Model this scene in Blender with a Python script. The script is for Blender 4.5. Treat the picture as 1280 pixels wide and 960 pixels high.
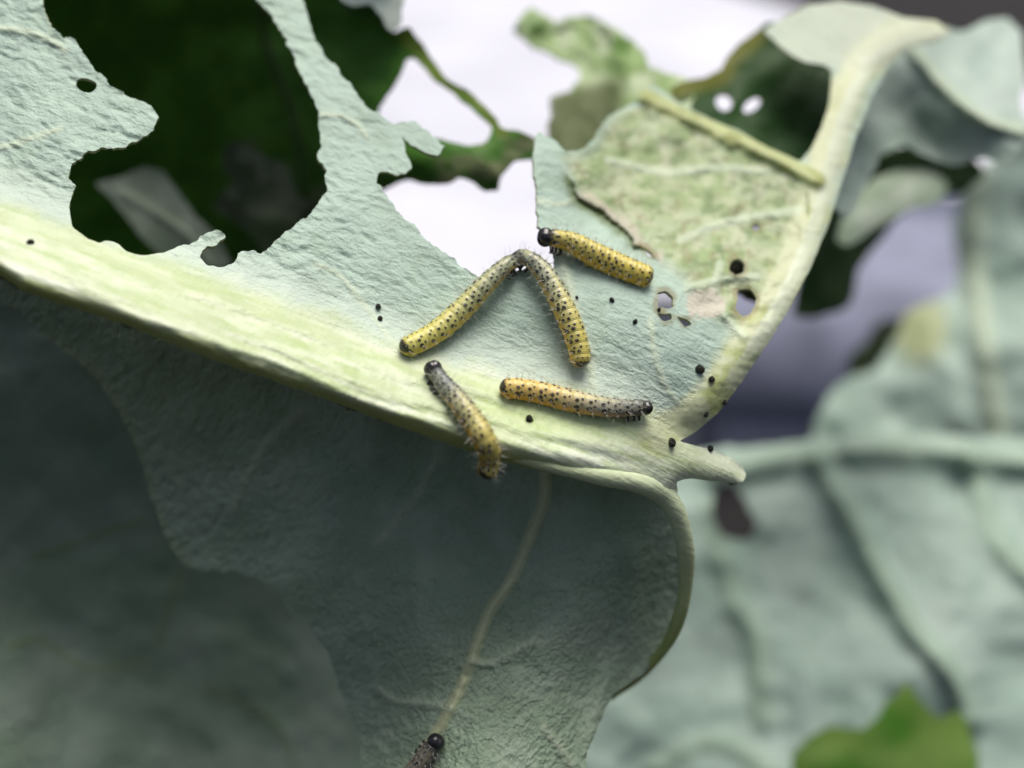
import bpy, math, random
import numpy as np
from mathutils import Vector, geometry

random.seed(7)
rng = np.random.default_rng(11)
scene = bpy.context.scene
for o in list(bpy.data.objects):
    bpy.data.objects.remove(o)

# ------------------------------------------------------------------ camera (1 unit = 1 cm)
scene.unit_settings.scale_length = 0.01
PITCH = math.radians(24.0)
F = 1372.0                                    # focal length in photo pixels (1280 wide)
CP, SP = math.cos(PITCH), math.sin(PITCH)
CAM = np.array([0.0, -13.7 * CP, 30.0])
FW = np.array([0.0, CP, -SP]); RT = np.array([1.0, 0, 0]); UP = np.array([0.0, SP, CP])
cam = bpy.data.cameras.new('camera')
cam_ob = bpy.data.objects.new('camera', cam)
scene.collection.objects.link(cam_ob)
cam.sensor_width = 36.0
cam.lens = 36.0 * F / 1280.0
cam.clip_start = 0.1
cam.clip_end = 20000.0
cam_ob.location = CAM
cam_ob.rotation_euler = (math.radians(90) - PITCH, 0, 0)
cam.dof.use_dof = True
cam.dof.focus_distance = 13.75
cam.dof.aperture_fstop = cam.lens * 1e-3 / 0.48
scene.camera = cam_ob

# ------------------------------------------------------------------ world, sun, exposure
SUN_EL, SUN_AZ = math.radians(78), math.radians(40)      # azimuth from +Y (away from camera), minus = to the left
world = bpy.data.worlds.new('World')
scene.world = world
world.use_nodes = True
nt = world.node_tree
sky = nt.nodes.new('ShaderNodeTexSky')
sky.sky_type = 'NISHITA'
sky.sun_disc = False
sky.sun_elevation = SUN_EL
sky.sun_rotation = SUN_AZ
sky.air_density = 1.0
sky.dust_density = 8.0
sky.ozone_density = 0.0
bg = nt.nodes['Background']
bg.inputs['Strength'].default_value = 0.065
nt.links.new(sky.outputs[0], bg.inputs['Color'])
sun = bpy.data.lights.new('sun', 'SUN')
sun.energy = 2.2
sun.angle = math.radians(40)
sun.color = (1.0, 0.97, 0.93)
sun_ob = bpy.data.objects.new('sun', sun)
scene.collection.objects.link(sun_ob)
sd = Vector((math.sin(SUN_AZ) * math.cos(SUN_EL), math.cos(SUN_AZ) * math.cos(SUN_EL), math.sin(SUN_EL)))
sun_ob.rotation_euler = sd.to_track_quat('Z', 'Y').to_euler()
sun_ob.location = (0, 0, 100)
vs = scene.view_settings
vs.view_transform = 'Standard'
vs.look = 'None'
vs.gamma = 1.0
vs.use_curve_mapping = False
vs.exposure = 0.62

# ------------------------------------------------------------------ numeric helpers
def at(px, py, z):
    """photo pixel + distance along the view axis (cm) -> world points (N,3)"""
    px = np.asarray(px, float); py = np.asarray(py, float); z = np.asarray(z, float)
    k = z / F
    return (CAM + z[..., None] * FW + ((px - 640) * k)[..., None] * RT - ((py - 480) * k)[..., None] * UP)

class TPS:
    def __init__(self, pts, smooth=0.02):
        p = np.array(pts, float)
        self.c = p[:, :2] / 300.0
        n = len(p)
        K = self._k(np.linalg.norm(self.c[:, None] - self.c[None], axis=2)) + smooth * np.eye(n)
        P = np.c_[np.ones(n), self.c]
        A = np.block([[K, P], [P.T, np.zeros((3, 3))]])
        self.w = np.linalg.solve(A, np.r_[p[:, 2], 0, 0, 0])
    @staticmethod
    def _k(r):
        return r * r * np.log(r + 1e-9)
    def __call__(self, x, y):
        x = np.asarray(x, float); y = np.asarray(y, float)
        sh = x.shape
        q = np.c_[x.ravel(), y.ravel()] / 300.0
        out = self.w[-3] + q @ self.w[-2:]
        for i, c in enumerate(self.c):
            out = out + self.w[i] * self._k(np.hypot(q[:, 0] - c[0], q[:, 1] - c[1]))
        return out.reshape(sh)

_perm = rng.permutation(4096)
_val = rng.uniform(-1, 1, 4096)
def vnoise(x, y, seed=0):
    xi = np.floor(x).astype(int); yi = np.floor(y).astype(int)
    fx = x - xi; fy = y - yi
    fx = fx * fx * fx * (fx * (fx * 6 - 15) + 10); fy = fy * fy * fy * (fy * (fy * 6 - 15) + 10)
    def h(a, b):
        return _val[_perm[(_perm[(a + seed * 131) & 4095] + b) & 4095]]
    return (h(xi, yi) * (1 - fx) + h(xi + 1, yi) * fx) * (1 - fy) + (h(xi, yi + 1) * (1 - fx) + h(xi + 1, yi + 1) * fx) * fy
def fbm(x, y, seed=0, oct=3):
    s = 0; a = 1.0; t = 0
    for i in range(oct):
        s = s + a * vnoise(x * 2 ** i + 17 * i, y * 2 ** i - 9 * i, seed + i); t += a; a *= 0.5
    return s / t
def sstep(a, b, x):
    t = np.clip((np.asarray(x, float) - a) / (b - a), 0, 1)
    return t * t * (3 - 2 * t)
def mix(a, b, t):
    return a + (b - a) * t
def cmix(a, b, t):
    a = np.asarray(a, float); b = np.asarray(b, float)
    return a + (b - a) * np.asarray(t)[..., None]

def spline(pts, n):
    """Catmull-Rom through pts (k,d), resampled evenly to n points"""
    p = np.array(pts, float)
    p = np.vstack([2 * p[0] - p[1], p, 2 * p[-1] - p[-2]])
    out = []
    for i in range(1, len(p) - 2):
        t = np.linspace(0, 1, 24, endpoint=False)[:, None]
        a, b, c, d = p[i - 1], p[i], p[i + 1], p[i + 2]
        out.append(0.5 * (2 * b + (c - a) * t + (2 * a - 5 * b + 4 * c - d) * t ** 2 + (3 * b - a - 3 * c + d) * t ** 3))
    out = np.vstack(out + [p[-2][None]])
    L = np.r_[0, np.cumsum(np.linalg.norm(np.diff(out, axis=0), axis=1))]
    s = np.linspace(0, L[-1], n)
    return np.stack([np.interp(s, L, out[:, k]) for k in range(out.shape[1])], axis=1)

def polydist(x, y, poly, n=60):
    """distance in px to a smooth polyline, fraction along it, signed side"""
    P = spline(poly, n)
    best = np.full(x.shape, 1e9); bt = np.zeros(x.shape); bs = np.zeros(x.shape)
    for i in range(n - 1):
        ax, ay = P[i]; dx, dy = P[i + 1] - P[i]
        L2 = dx * dx + dy * dy + 1e-12
        t = np.clip(((x - ax) * dx + (y - ay) * dy) / L2, 0, 1)
        ex = x - ax - t * dx; ey = y - ay - t * dy
        d = np.hypot(ex, ey)
        m = d < best
        best = np.where(m, d, best); bt = np.where(m, (i + t) / (n - 1), bt)
        bs = np.where(m, np.sign(dx * ey - dy * ex), bs)
    return best, bt, bs

def inside(x, y, poly):
    r = np.zeros(x.shape, bool)
    n = len(poly)
    for i in range(n):
        x0, y0 = poly[i]; x1, y1 = poly[(i + 1) % n]
        if y0 == y1:
            continue
        c = (y0 > y) != (y1 > y)
        r ^= c & (x < (x1 - x0) * (y - y0) / (y1 - y0) + x0)
    return r

def resample(poly, sp, rough, seed):
    p = np.array(poly, float)
    q = np.vstack([p, p[:1]])
    out = []
    for i in range(len(p)):
        L = np.linalg.norm(q[i + 1] - q[i]); n = max(1, int(round(L / sp)))
        t = np.arange(n)[:, None] / n
        out.append(q[i] * (1 - t) + q[i + 1] * t)
    out = np.vstack(out)
    for _ in range(2):                                       # soften the corners
        out = 0.25 * np.roll(out, 1, 0) + 0.5 * out + 0.25 * np.roll(out, -1, 0)
    a = np.arange(len(out)) * sp
    if callable(rough):
        rough = rough(out[:, 0], out[:, 1])[:, None]
    if np.any(rough):
        nx = fbm(out[:, 0] / 14, out[:, 1] / 14, seed, 3); ny = fbm(out[:, 0] / 14 + 60, out[:, 1] / 14, seed + 5, 3)
        out = out + rough * np.c_[nx, ny] + 0.45 * rough * np.c_[fbm(out[:, 0] / 5, out[:, 1] / 5, seed + 9, 2), fbm(out[:, 0] / 5 + 40, out[:, 1] / 5, seed + 11, 2)]
    return out

# ------------------------------------------------------------------ tags
def link(o, parent=None):
    scene.collection.objects.link(o)
    if parent is not None:
        o.parent = parent
    return o
def tag(o, label=None, cat=None, group=None, kind=None):
    if label: o['label'] = label
    if cat: o['category'] = cat
    if group: o['group'] = group
    if kind: o['kind'] = kind
    return o
def empty(name, loc, label, cat, group=None):
    e = bpy.data.objects.new(name, None)
    e.empty_display_size = 0.5
    link(e)
    e.location = Vector([float(v) for v in loc])
    return tag(e, label, cat, group)
def mesh_obj(name, V, faces, mats, parent=None, col=None, normals=None, midx=None, smooth=True, uv=None):
    """V in world coordinates; made relative to the parent's location"""
    V = np.asarray(V, float)
    off = np.array(parent.location) if parent is not None else None
    if parent is not None and parent.parent is not None:
        off = off + np.array(parent.parent.location)
    if parent is None:
        off = V.mean(0)
    me = bpy.data.meshes.new(name)
    me.from_pydata((V - off).tolist(), [], faces if isinstance(faces, list) else faces.tolist())
    for m in (mats if isinstance(mats, (list, tuple)) else [mats]):
        me.materials.append(m)
    if midx is not None:
        me.polygons.foreach_set('material_index', np.asarray(midx, np.int32))
    me.polygons.foreach_set('use_smooth', np.full(len(me.polygons), smooth))
    if col is not None:
        a = me.color_attributes.new('Col', 'FLOAT_COLOR', 'POINT')
        c = np.ones((len(V), 4)); c[:, :3] = np.clip(col, 0, 1)
        a.data.foreach_set('color', c.ravel())
    if uv is not None:
        l = me.uv_layers.new(name='UVMap')
        vi = np.zeros(len(me.loops), np.int32); me.loops.foreach_get('vertex_index', vi)
        l.data.foreach_set('uv', np.asarray(uv)[vi].ravel())
    me.update()
    if normals is not None:
        me.normals_split_custom_set_from_vertices(np.asarray(normals).tolist())
    o = bpy.data.objects.new(name, me)
    if parent is None:
        o.location = Vector(off)
    link(o, parent)
    return o

# ------------------------------------------------------------------ materials
def new_mat(name):
    m = bpy.data.materials.new(name)
    m.use_nodes = True
    n = m.node_tree
    return m, n, n.nodes['Principled BSDF'], n.nodes['Material Output']

def leaf_mat(name, rough=0.55, spec=0.35, trans=0.12, tcol=(0.25, 0.45, 0.08), bump=0.3, streak=(5, 20), angle=20, var=0.10, cell=14, fine=60, cw=0.45):
    m, n, b, out = new_mat(name)
    N = n.nodes.new; L = n.links.new
    at_ = N('ShaderNodeAttribute'); at_.attribute_name = 'Col'
    uv = N('ShaderNodeUVMap'); uv.uv_map = 'UVMap'
    mp = N('ShaderNodeMapping'); mp.vector_type = 'TEXTURE'
    mp.inputs['Rotation'].default_value = (0, 0, math.radians(-angle))
    mp.inputs['Scale'].default_value = (1.0 / streak[0], 1.0 / streak[1], 1)
    L(uv.outputs[0], mp.inputs['Vector'])
    n1 = N('ShaderNodeTexNoise'); n1.inputs['Scale'].default_value = 1.0; n1.inputs['Detail'].default_value = 4; n1.inputs['Roughness'].default_value = 0.55
    n1.inputs['Distortion'].default_value = 0.6
    L(mp.outputs[0], n1.inputs['Vector'])
    vo = N('ShaderNodeTexVoronoi'); vo.feature = 'F1'; vo.inputs['Scale'].default_value = cell
    n3 = N('ShaderNodeTexNoise'); n3.inputs['Scale'].default_value = 6; n3.inputs['Detail'].default_value = 3
    L(uv.outputs[0], n3.inputs['Vector'])
    ad = N('ShaderNodeVectorMath'); ad.operation = 'MULTIPLY_ADD'; ad.inputs[1].default_value = (0.12, 0.12, 0)
    L(n3.outputs['Color'], ad.inputs[0]); L(uv.outputs[0], ad.inputs[2])
    L(ad.outputs[0], vo.inputs['Vector'])
    n2 = N('ShaderNodeTexNoise'); n2.inputs['Scale'].default_value = fine; n2.inputs['Detail'].default_value = 3
    L(uv.outputs[0], n2.inputs['Vector'])
    a1 = N('ShaderNodeMath'); a1.operation = 'MULTIPLY_ADD'; a1.inputs[1].default_value = cw
    L(vo.outputs['Distance'], a1.inputs[0]); L(n1.outputs['Fac'], a1.inputs[2])
    a2 = N('ShaderNodeMath'); a2.operation = 'MULTIPLY_ADD'; a2.inputs[1].default_value = 0.22
    L(n2.outputs['Fac'], a2.inputs[0]); L(a1.outputs[0], a2.inputs[2])
    bp = N('ShaderNodeBump'); bp.inputs['Strength'].default_value = bump; bp.inputs['Distance'].default_value = 0.06
    L(a2.outputs[0], bp.inputs['Height']); L(bp.outputs[0], b.inputs['Normal'])
    # pigment variation
    hs = N('ShaderNodeHueSaturation')
    n4 = N('ShaderNodeTexNoise'); n4.inputs['Scale'].default_value = 1.1; n4.inputs['Detail'].default_value = 6; n4.inputs['Roughness'].default_value = 0.6
    L(uv.outputs[0], n4.inputs['Vector'])
    mr = N('ShaderNodeMapRange'); mr.inputs['From Min'].default_value = 0.3; mr.inputs['From Max'].default_value = 0.7
    mr.inputs['To Min'].default_value = 1 - var; mr.inputs['To Max'].default_value = 1 + var
    L(n4.outputs['Fac'], mr.inputs['Value']); L(mr.outputs[0], hs.inputs['Value']); L(at_.outputs['Color'], hs.inputs['Color'])
    L(hs.outputs[0], b.inputs['Base Color'])
    b.inputs['Roughness'].default_value = rough
    b.inputs['Specular IOR Level'].default_value = spec
    tr = N('ShaderNodeBsdfTranslucent'); tr.inputs['Color'].default_value = (*tcol, 1)
    mx = N('ShaderNodeMixShader'); mx.inputs[0].default_value = trans
    L(b.outputs[0], mx.inputs[1]); L(tr.outputs[0], mx.inputs[2]); L(mx.outputs[0], out.inputs['Surface'])
    return m

M_under = leaf_mat('leaf_underside', bump=0.5, streak=(5, 15), angle=22, cw=0.30, cell=20, fine=60)
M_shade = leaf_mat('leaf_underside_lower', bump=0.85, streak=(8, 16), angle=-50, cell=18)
M_vein = leaf_mat('midrib_skin', rough=0.42, spec=0.45, trans=0.10, tcol=(0.5, 0.6, 0.2), bump=0.30, streak=(2.2, 16), angle=20, var=0.08, cell=11, fine=30)
M_rib = leaf_mat('side_vein_skin', rough=0.5, spec=0.35, trans=0.10, tcol=(0.5, 0.6, 0.2), bump=0.2, streak=(5, 7), angle=-60, var=0.08, cell=9, fine=30)
M_far = leaf_mat('far_leaf_underside', bump=0.3, streak=(3, 6), angle=40, cell=5, fine=20)
M_top = leaf_mat('leaf_upper_side', rough=0.5, spec=0.2, trans=0.06, tcol=(0.10, 0.30, 0.02), bump=0.25, streak=(3, 6), angle=30, cell=6, fine=20)

def cat_mat(name, rough=0.30):
    m, n, b, out = new_mat(name)
    N = n.nodes.new; L = n.links.new
    a = N('ShaderNodeAttribute'); a.attribute_name = 'Col'
    L(a.outputs['Color'], b.inputs['Base Color'])
    b.inputs['Roughness'].default_value = rough
    b.inputs['Specular IOR Level'].default_value = 0.45
    b.inputs['Subsurface Weight'].default_value = 0.06
    b.inputs['Subsurface Radius'].default_value = (0.06, 0.05, 0.015)
    b.inputs['Subsurface Scale'].default_value = 1.0
    no = N('ShaderNodeTexNoise'); no.inputs['Scale'].default_value = 55; no.inputs['Detail'].default_value = 3
    tc = N('ShaderNodeTexCoord'); L(tc.outputs['Object'], no.inputs['Vector'])
    bp = N('ShaderNodeBump'); bp.inputs['Strength'].default_value = 0.35; bp.inputs['Distance'].default_value = 0.01
    L(no.outputs['Fac'], bp.inputs['Height']); L(bp.outputs[0], b.inputs['Normal'])
    return m
M_cat = cat_mat('caterpillar_skin')
def plain(name, col, rough=0.5, spec=0.5, nscale=30, nvar=0.25, bump=0.3, bd=0.01):
    m, n, b, out = new_mat(name)
    N = n.nodes.new; L = n.links.new
    tc = N('ShaderNodeTexCoord')
    no = N('ShaderNodeTexNoise'); no.inputs['Scale'].default_value = nscale; no.inputs['Detail'].default_value = 4
    L(tc.outputs['Object'], no.inputs['Vector'])
    mr = N('ShaderNodeMapRange'); mr.inputs['From Min'].default_value = 0.3; mr.inputs['From Max'].default_value = 0.7
    mr.inputs['To Min'].default_value = 1 - nvar; mr.inputs['To Max'].default_value = 1 + nvar
    L(no.outputs['Fac'], mr.inputs['Value'])
    mu = N('ShaderNodeVectorMath'); mu.operation = 'SCALE'; mu.inputs[0].default_value = col
    L(mr.outputs[0], mu.inputs['Scale']); L(mu.outputs[0], b.inputs['Base Color'])
    bp = N('ShaderNodeBump'); bp.inputs['Strength'].default_value = bump; bp.inputs['Distance'].default_value = bd
    L(no.outputs['Fac'], bp.inputs['Height']); L(bp.outputs[0], b.inputs['Normal'])
    b.inputs['Roughness'].default_value = rough
    b.inputs['Specular IOR Level'].default_value = spec
    return m
M_head = plain('caterpillar_head', (0.012, 0.012, 0.014), 0.28, 0.6, 20, 0.3, 0.2)
M_leg = plain('caterpillar_leg', (0.02, 0.018, 0.015), 0.4)
M_hair = plain('caterpillar_hair', (0.75, 0.73, 0.66), 0.35)
M_frass = plain('frass', (0.030, 0.034, 0.021), 0.55, 0.4, 3.0, 0.6, 1.0, 0.5)
M_terrace = plain('white_paving', (0.515, 0.53, 0.60), 0.7, 0.2, 0.05, 0.14, 0.2, 0.2)
M_block = plain('blue_grey_stone', (0.20, 0.215, 0.29), 0.8, 0.2, 0.25, 0.3, 0.5, 0.5)
M_soil = plain('dark_soil', (0.013, 0.012, 0.013), 0.9, 0.2, 0.15, 0.5, 0.6, 1.0)

# ------------------------------------------------------------------ leaf sheets
LEAF_UP = np.array([0.0, 0.62, 0.785])
def leaf_uv(P):
    return np.c_[P[:, 0], P @ LEAF_UP]

def sheet(specs, parent, outline, holes, zf, cf, sp, th, mats, back=(0.03, 0.075, 0.018), rough=1.0, seed=0, edge=None):
    """A leaf as one thick sheet; specs = [(name, mask(px,py) or None, material, label)] splits it into parts."""
    loops = [resample(outline, sp * 0.8, rough, seed)] + [resample(h, sp * 0.7, (1.6 if callable(rough) else rough * 0.8), seed + 3 + i) for i, h in enumerate(holes)]
    lo = loops[0].min(0); hi = loops[0].max(0)
    gy = np.arange(lo[1], hi[1], sp * 0.866)
    gx = np.arange(lo[0], hi[0], sp)
    X, Y = np.meshgrid(gx, gy)
    X[1::2] += sp / 2
    X = (X + rng.uniform(-.18, .18, X.shape) * sp).ravel(); Y = (Y + rng.uniform(-.18, .18, Y.shape) * sp).ravel()
    def ins(x, y):
        r = inside(x, y, loops[0])
        for h in loops[1:]:
            r &= ~inside(x, y, h)
        return r
    k = ins(X, Y); X, Y = X[k], Y[k]
    B = np.vstack(loops)
    # drop grid points crowding the rim
    cell = {}
    for i, (bx, by) in enumerate(B):
        cell.setdefault((int(bx // sp), int(by // sp)), []).append(i)
    keep = np.ones(len(X), bool)
    ci = (X // sp).astype(int); cj = (Y // sp).astype(int)
    occ = set()
    for (i, j) in cell:
        for a in (-1, 0, 1):
            for b in (-1, 0, 1):
                occ.add((i + a, j + b))
    for q in range(len(X)):
        if (ci[q], cj[q]) in occ:
            for a in (-1, 0, 1):
                for b in (-1, 0, 1):
                    for i in cell.get((ci[q] + a, cj[q] + b), ()):
                        if (B[i, 0] - X[q]) ** 2 + (B[i, 1] - Y[q]) ** 2 < (0.5 * sp) ** 2:
                            keep[q] = False
    X, Y = X[keep], Y[keep]
    pts = np.vstack([B, np.c_[X, Y]])
    edges = []; s0 = 0
    for l in loops:
        n = len(l)
        edges += [(s0 + i, s0 + (i + 1) % n) for i in range(n)]
        s0 += n
    r = geometry.delaunay_2d_cdt([Vector(p) for p in pts.tolist()], edges, [], 0, 1e-4)
    V2 = np.array([tuple(v) for v in r[0]]); T = np.array([tuple(f) for f in r[2] if len(f) == 3])
    c = V2[T].mean(1)
    k = ins(c[:, 0], c[:, 1]); T = T[k]; c = c[k]
    x, y = V2[:, 0], V2[:, 1]
    # orient: front towards the camera
    a, b2, c2 = V2[T[:, 0]], V2[T[:, 1]], V2[T[:, 2]]
    cr = (b2[:, 0] - a[:, 0]) * (c2[:, 1] - a[:, 1]) - (b2[:, 1] - a[:, 1]) * (c2[:, 0] - a[:, 0])
    flip = cr > 0
    T[flip] = T[flip][:, [0, 2, 1]]
    P = at(x, y, zf(x, y))
    fn = np.cross(P[T[:, 1]] - P[T[:, 0]], P[T[:, 2]] - P[T[:, 0]])
    N = np.zeros_like(P)
    for i in range(3):
        np.add.at(N, T[:, i], fn)
    N /= np.linalg.norm(N, axis=1)[:, None] + 1e-20
    used = np.unique(T)
    tv = th(x, y) if callable(th) else np.full(len(x), th)
    Pb = P - N * tv[:, None]
    cfr = cf(x, y)
    nv = len(P)
    # rim edges
    E = np.vstack([T[:, [0, 1]], T[:, [1, 2]], T[:, [2, 0]]])
    own = np.tile(np.arange(len(T)), 3)
    key = np.sort(E, axis=1); key = key[:, 0] * (nv + 1) + key[:, 1]
    u, inv, cnt = np.unique(key, return_inverse=True, return_counts=True)
    rim = cnt[inv] == 1
    ER, OR = E[rim], own[rim]
    allV = np.vstack([P, Pb, P, Pb]); allN = np.vstack([N, -N, N, -N])
    bc = np.tile(np.array(back), (nv, 1)) if not callable(back) else back(x, y)
    ec = cfr * 0.9 if edge is None else np.tile(np.array(edge), (nv, 1))
    allC = np.vstack([cfr, bc, ec, ec])
    # rim normals point outwards
    W = np.cross(P[ER[:, 0]] - P[ER[:, 1]], -N[ER[:, 0]])
    RN = np.zeros_like(P)
    np.add.at(RN, ER[:, 0], W); np.add.at(RN, ER[:, 1], W)
    RN /= np.linalg.norm(RN, axis=1)[:, None] + 1e-20
    mid = (P[ER[:, 0]] + P[ER[:, 1]]) / 2 - P[T[OR]].mean(1)
    if len(ER) and np.mean(np.sum(mid * W, 1)) < 0:
        RN = -RN
    f_ = RN * 0.75 + N * 0.35; f_ /= np.linalg.norm(f_, axis=1)[:, None] + 1e-20
    g_ = RN * 0.75 - N * 0.35; g_ /= np.linalg.norm(g_, axis=1)[:, None] + 1e-20
    allN[2 * nv:3 * nv] = f_; allN[3 * nv:] = g_
    masks = []
    rest = np.ones(len(T), bool)
    for sname, mf, mt, lab in specs:
        if mf is None:
            masks.append(None)
        else:
            mm = mf(c[:, 0], c[:, 1]) & rest
            rest &= ~mm; masks.append(mm)
    outs = []
    for (sname, mf, mt, lab), mm in zip(specs, masks):
        if mm is None:
            mm = rest
        if not mm.any():
            continue
        Tf = T[mm]
        re = mm[OR]
        e = ER[re]
        fl = Tf.tolist() + (Tf[:, ::-1] + nv).tolist()
        fl += [[int(a_ + 2 * nv), int(a_ + 3 * nv), int(b_ + 3 * nv), int(b_ + 2 * nv)] for a_, b_ in e]
        idx = [0] * len(Tf) + [1] * len(Tf) + [0] * len(e)
        us = np.unique(np.concatenate([np.array(f) for f in (Tf.ravel(), Tf.ravel() + nv)] + ([np.r_[e.ravel() + 2 * nv, e.ravel() + 3 * nv]] if len(e) else [])))
        remap = np.full(4 * nv, -1); remap[us] = np.arange(len(us))
        fl = [[int(remap[q]) for q in f] for f in fl]
        o = mesh_obj(sname, allV[us], fl, [mt, mats], parent, allC[us], allN[us], idx, True, leaf_uv(allV[us]))
        if lab: o['label'] = lab
        outs.append(o)
    return outs

def tube(name, path, radii, mat, parent, col, nseg=20, flat=1.0):
    """smooth tapering tube along world points"""
    P = np.asarray(path); n = len(P)
    Tn = np.gradient(P, axis=0); Tn /= np.linalg.norm(Tn, axis=1)[:, None]
    side = np.cross(Tn, -FW); side /= np.linalg.norm(side, axis=1)[:, None]
    up = np.cross(side, Tn)
    th = np.linspace(0, 2 * math.pi, nseg, endpoint=False)
    V = (P[:, None] + np.asarray(radii)[:, None, None] * (np.cos(th)[None, :, None] * side[:, None] + flat * np.sin(th)[None, :, None] * up[:, None])).reshape(-1, 3)
    fs = [[i * nseg + j, i * nseg + (j + 1) % nseg, (i + 1) * nseg + (j + 1) % nseg, (i + 1) * nseg + j] for i in range(n - 1) for j in range(nseg)]
    fs += [list(range(nseg))[::-1], [(n - 1) * nseg + j for j in range(nseg)]]
    C = np.repeat(np.asarray(col), nseg, axis=0) if np.ndim(col) == 2 else np.tile(col, (len(V), 1))
    return mesh_obj(name, V, fs, mat, parent, C, uv=leaf_uv(V))

def lab_xyz(px, py, z):
    return at(np.array([px]), np.array([py]), np.array([z]))[0]
# ================================================================== SETTING
def box(name, x0, x1, y0, y1, z0, z1, mat, back_slant=0.0):
    V = np.array([(x0, y0, z0), (x1, y0, z0), (x1, y1, z0), (x0, y1 + back_slant, z0),
                  (x0, y0, z1), (x1, y0, z1), (x1, y1, z1), (x0, y1 + back_slant, z1)], float)
    fs = [[3, 2, 1, 0], [4, 5, 6, 7], [0, 1, 5, 4], [1, 2, 6, 5], [2, 3, 7, 6], [3, 0, 4, 7]]
    return mesh_obj(name, V, fs, mat, smooth=False)
def ground_hit(px, py, h):
    d = FW + (px - 640) / F * RT - (py - 480) / F * UP
    t = (h - CAM[2]) / d[2]
    return CAM + d * t
g = ground_hit(640, 480, -18)
soil = mesh_obj('soil', [(-8000, -8000, -18), (8000, -8000, -18), (8000, 8000, -18), (-8000, 8000, -18)], [[0, 1, 2, 3]], M_soil, smooth=False)
tag(soil, kind='structure')
a = ground_hit(640, 372, 0)
b = ground_hit(860, -30, 0); c = ground_hit(1300, 105, 0)
far_l = b + (b - c) / (c[0] - b[0]) * (b[0] + 900)
a2 = ground_hit(860, 240, 0)
V = [(-900, a[1], 0), (ground_hit(880, 372, 0)[0], a[1], 0), (ground_hit(880, 372, 0)[0], a2[1], 0), (c[0], a2[1], 0), (c[0], c[1], 0), tuple(b), tuple(far_l)]
V = [tuple(v) for v in V]
Vb = [(v[0], v[1], -17.5) for v in V]
n5 = len(V)
terrace = mesh_obj('terrace', V + Vb, [list(range(n5)), list(range(n5, 2 * n5))[::-1]] + [[i, i + n5, (i + 1) % n5 + n5, (i + 1) % n5] for i in range(n5)], M_terrace, smooth=False)
tag(terrace, kind='structure')

# stone block in front of the terrace: bevelled slab with a chipped course below
def stone_block():
    h = -2.0
    p0 = ground_hit(905, 398, h); p1 = ground_hit(1290, 392, h); q1 = ground_hit(1290, 240, 0)
    x0, x1 = p0[0], p1[0] + 30
    y0, y1 = p0[1], q1[1] - 1.0
    nx, nr = 40, 9
    V = []; fs = []
    prof = []
    bv = 1.2
    y0 = y0 + 2.0
    prof += [(y0, -17.9), (y0 - .3, -14.0), (y0 + .6, -12.5)]
    for q in np.linspace(0, 1, 9):
        an = q * math.pi / 2
        prof.append((y0 + 8.0 * (1 - math.cos(an)), -11.5 + (h + 11.5) * math.sin(an)))
    prof += [(mix(y0 + 8, y1, t), h + .3 * math.sin(t * 21)) for t in np.linspace(.12, .95, 9)]
    prof += [(y1, h - bv), (y1, -17.9)]
    m = len(prof)
    for i in range(nx + 1):
        x = mix(x0, x1, i / nx)
        for j, (yy, zz) in enumerate(prof):
            w = 0.35 * float(fbm(np.array(x / 5.0), np.array(j * 1.7), 4))
            V.append((x, yy + w, zz + (0.3 * w if zz > -17 else 0)))
    for i in range(nx):
        for j in range(m - 1):
            fs.append([i * m + j, (i + 1) * m + j, (i + 1) * m + j + 1, i * m + j + 1])
    fs.append([j for j in range(m)]); fs.append([nx * m + j for j in range(m)][::-1])
    o = mesh_obj('stone_block', V, fs, M_block)
    tag(o, 'blue-grey stone block standing blurred beyond the curled edge of the caterpillar leaf', 'stone')
stone_block()

def two(a_, b_, sc, seed):
    return lambda x, y: cmix(np.tile(a_, (len(x), 1)), b_, sstep(-.35, .4, fbm(x / sc, y / sc, seed, 3)))
# ================================================================== MAIN LEAF
D0 = 2.7
Zc = [(-70, 270, 10.3), (0, 300, 10.4), (200, 370, 10.55), (400, 440, 10.8), (560, 490, 11.0), (700, 535, 11.15), (840, 575, 11.5), (930, 595, 12.1),
      (50, 200, 11.0), (-60, 50, 11.8), (20, 40, 11.8), (60, -60, 12.4), (190, 150, 11.6), (95, 130, 11.5), (300, 340, 10.95), (450, 380, 11.15), (450, 230, 11.9), (400, 100, 12.7),
      (330, -60, 13.6), (500, 170, 12.4), (540, 185, 12.5), (560, 340, 11.5), (640, 400, 11.25), (690, 330, 11.65), (678, 200, 12.5), (750, 430, 11.3),
      (800, 370, 11.6), (850, 480, 11.35), (900, 400, 11.95), (950, 400, 12.0), (760, 220, 13.5), (850, 250, 13.6), (1000, 250, 13.6), (820, 130, 14.8),
      (1020, 210, 14.0), (1045, 130, 14.8), (1000, 40, 16.0), (1100, 40, 15.9), (1170, 35, 16.4), (940, 160, 14.5)]
tpsM = TPS([(x, y, z + D0) for x, y, z in Zc])
MT = np.array([(-80, 226), (0, 255), (90, 288), (190, 325), (300, 362), (400, 400), (500, 440), (560, 456), (640, 478), (740, 500), (820, 524), (850, 546), (880, 560), (914, 573), (936, 596), (960, 600)])
MB_ = np.array([(-80, 312), (0, 346), (30, 366), (150, 405), (250, 445), (380, 490), (500, 535), (600, 570), (680, 591), (760, 609), (800, 617), (832, 624), (846, 604), (860, 599), (887, 602), (914, 605), (936, 612), (960, 612)])
SIDE = [(820, 545), (868, 522), (893, 492), (922, 450), (951, 405), (978, 355), (1001, 305), (1019, 250), (1032, 200), (1046, 150), (1063, 105), (1088, 68), (1125, 46), (1172, 38)]
SEC = [(806, 120), (850, 143), (900, 165), (950, 188), (985, 206), (1022, 226)]
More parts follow.
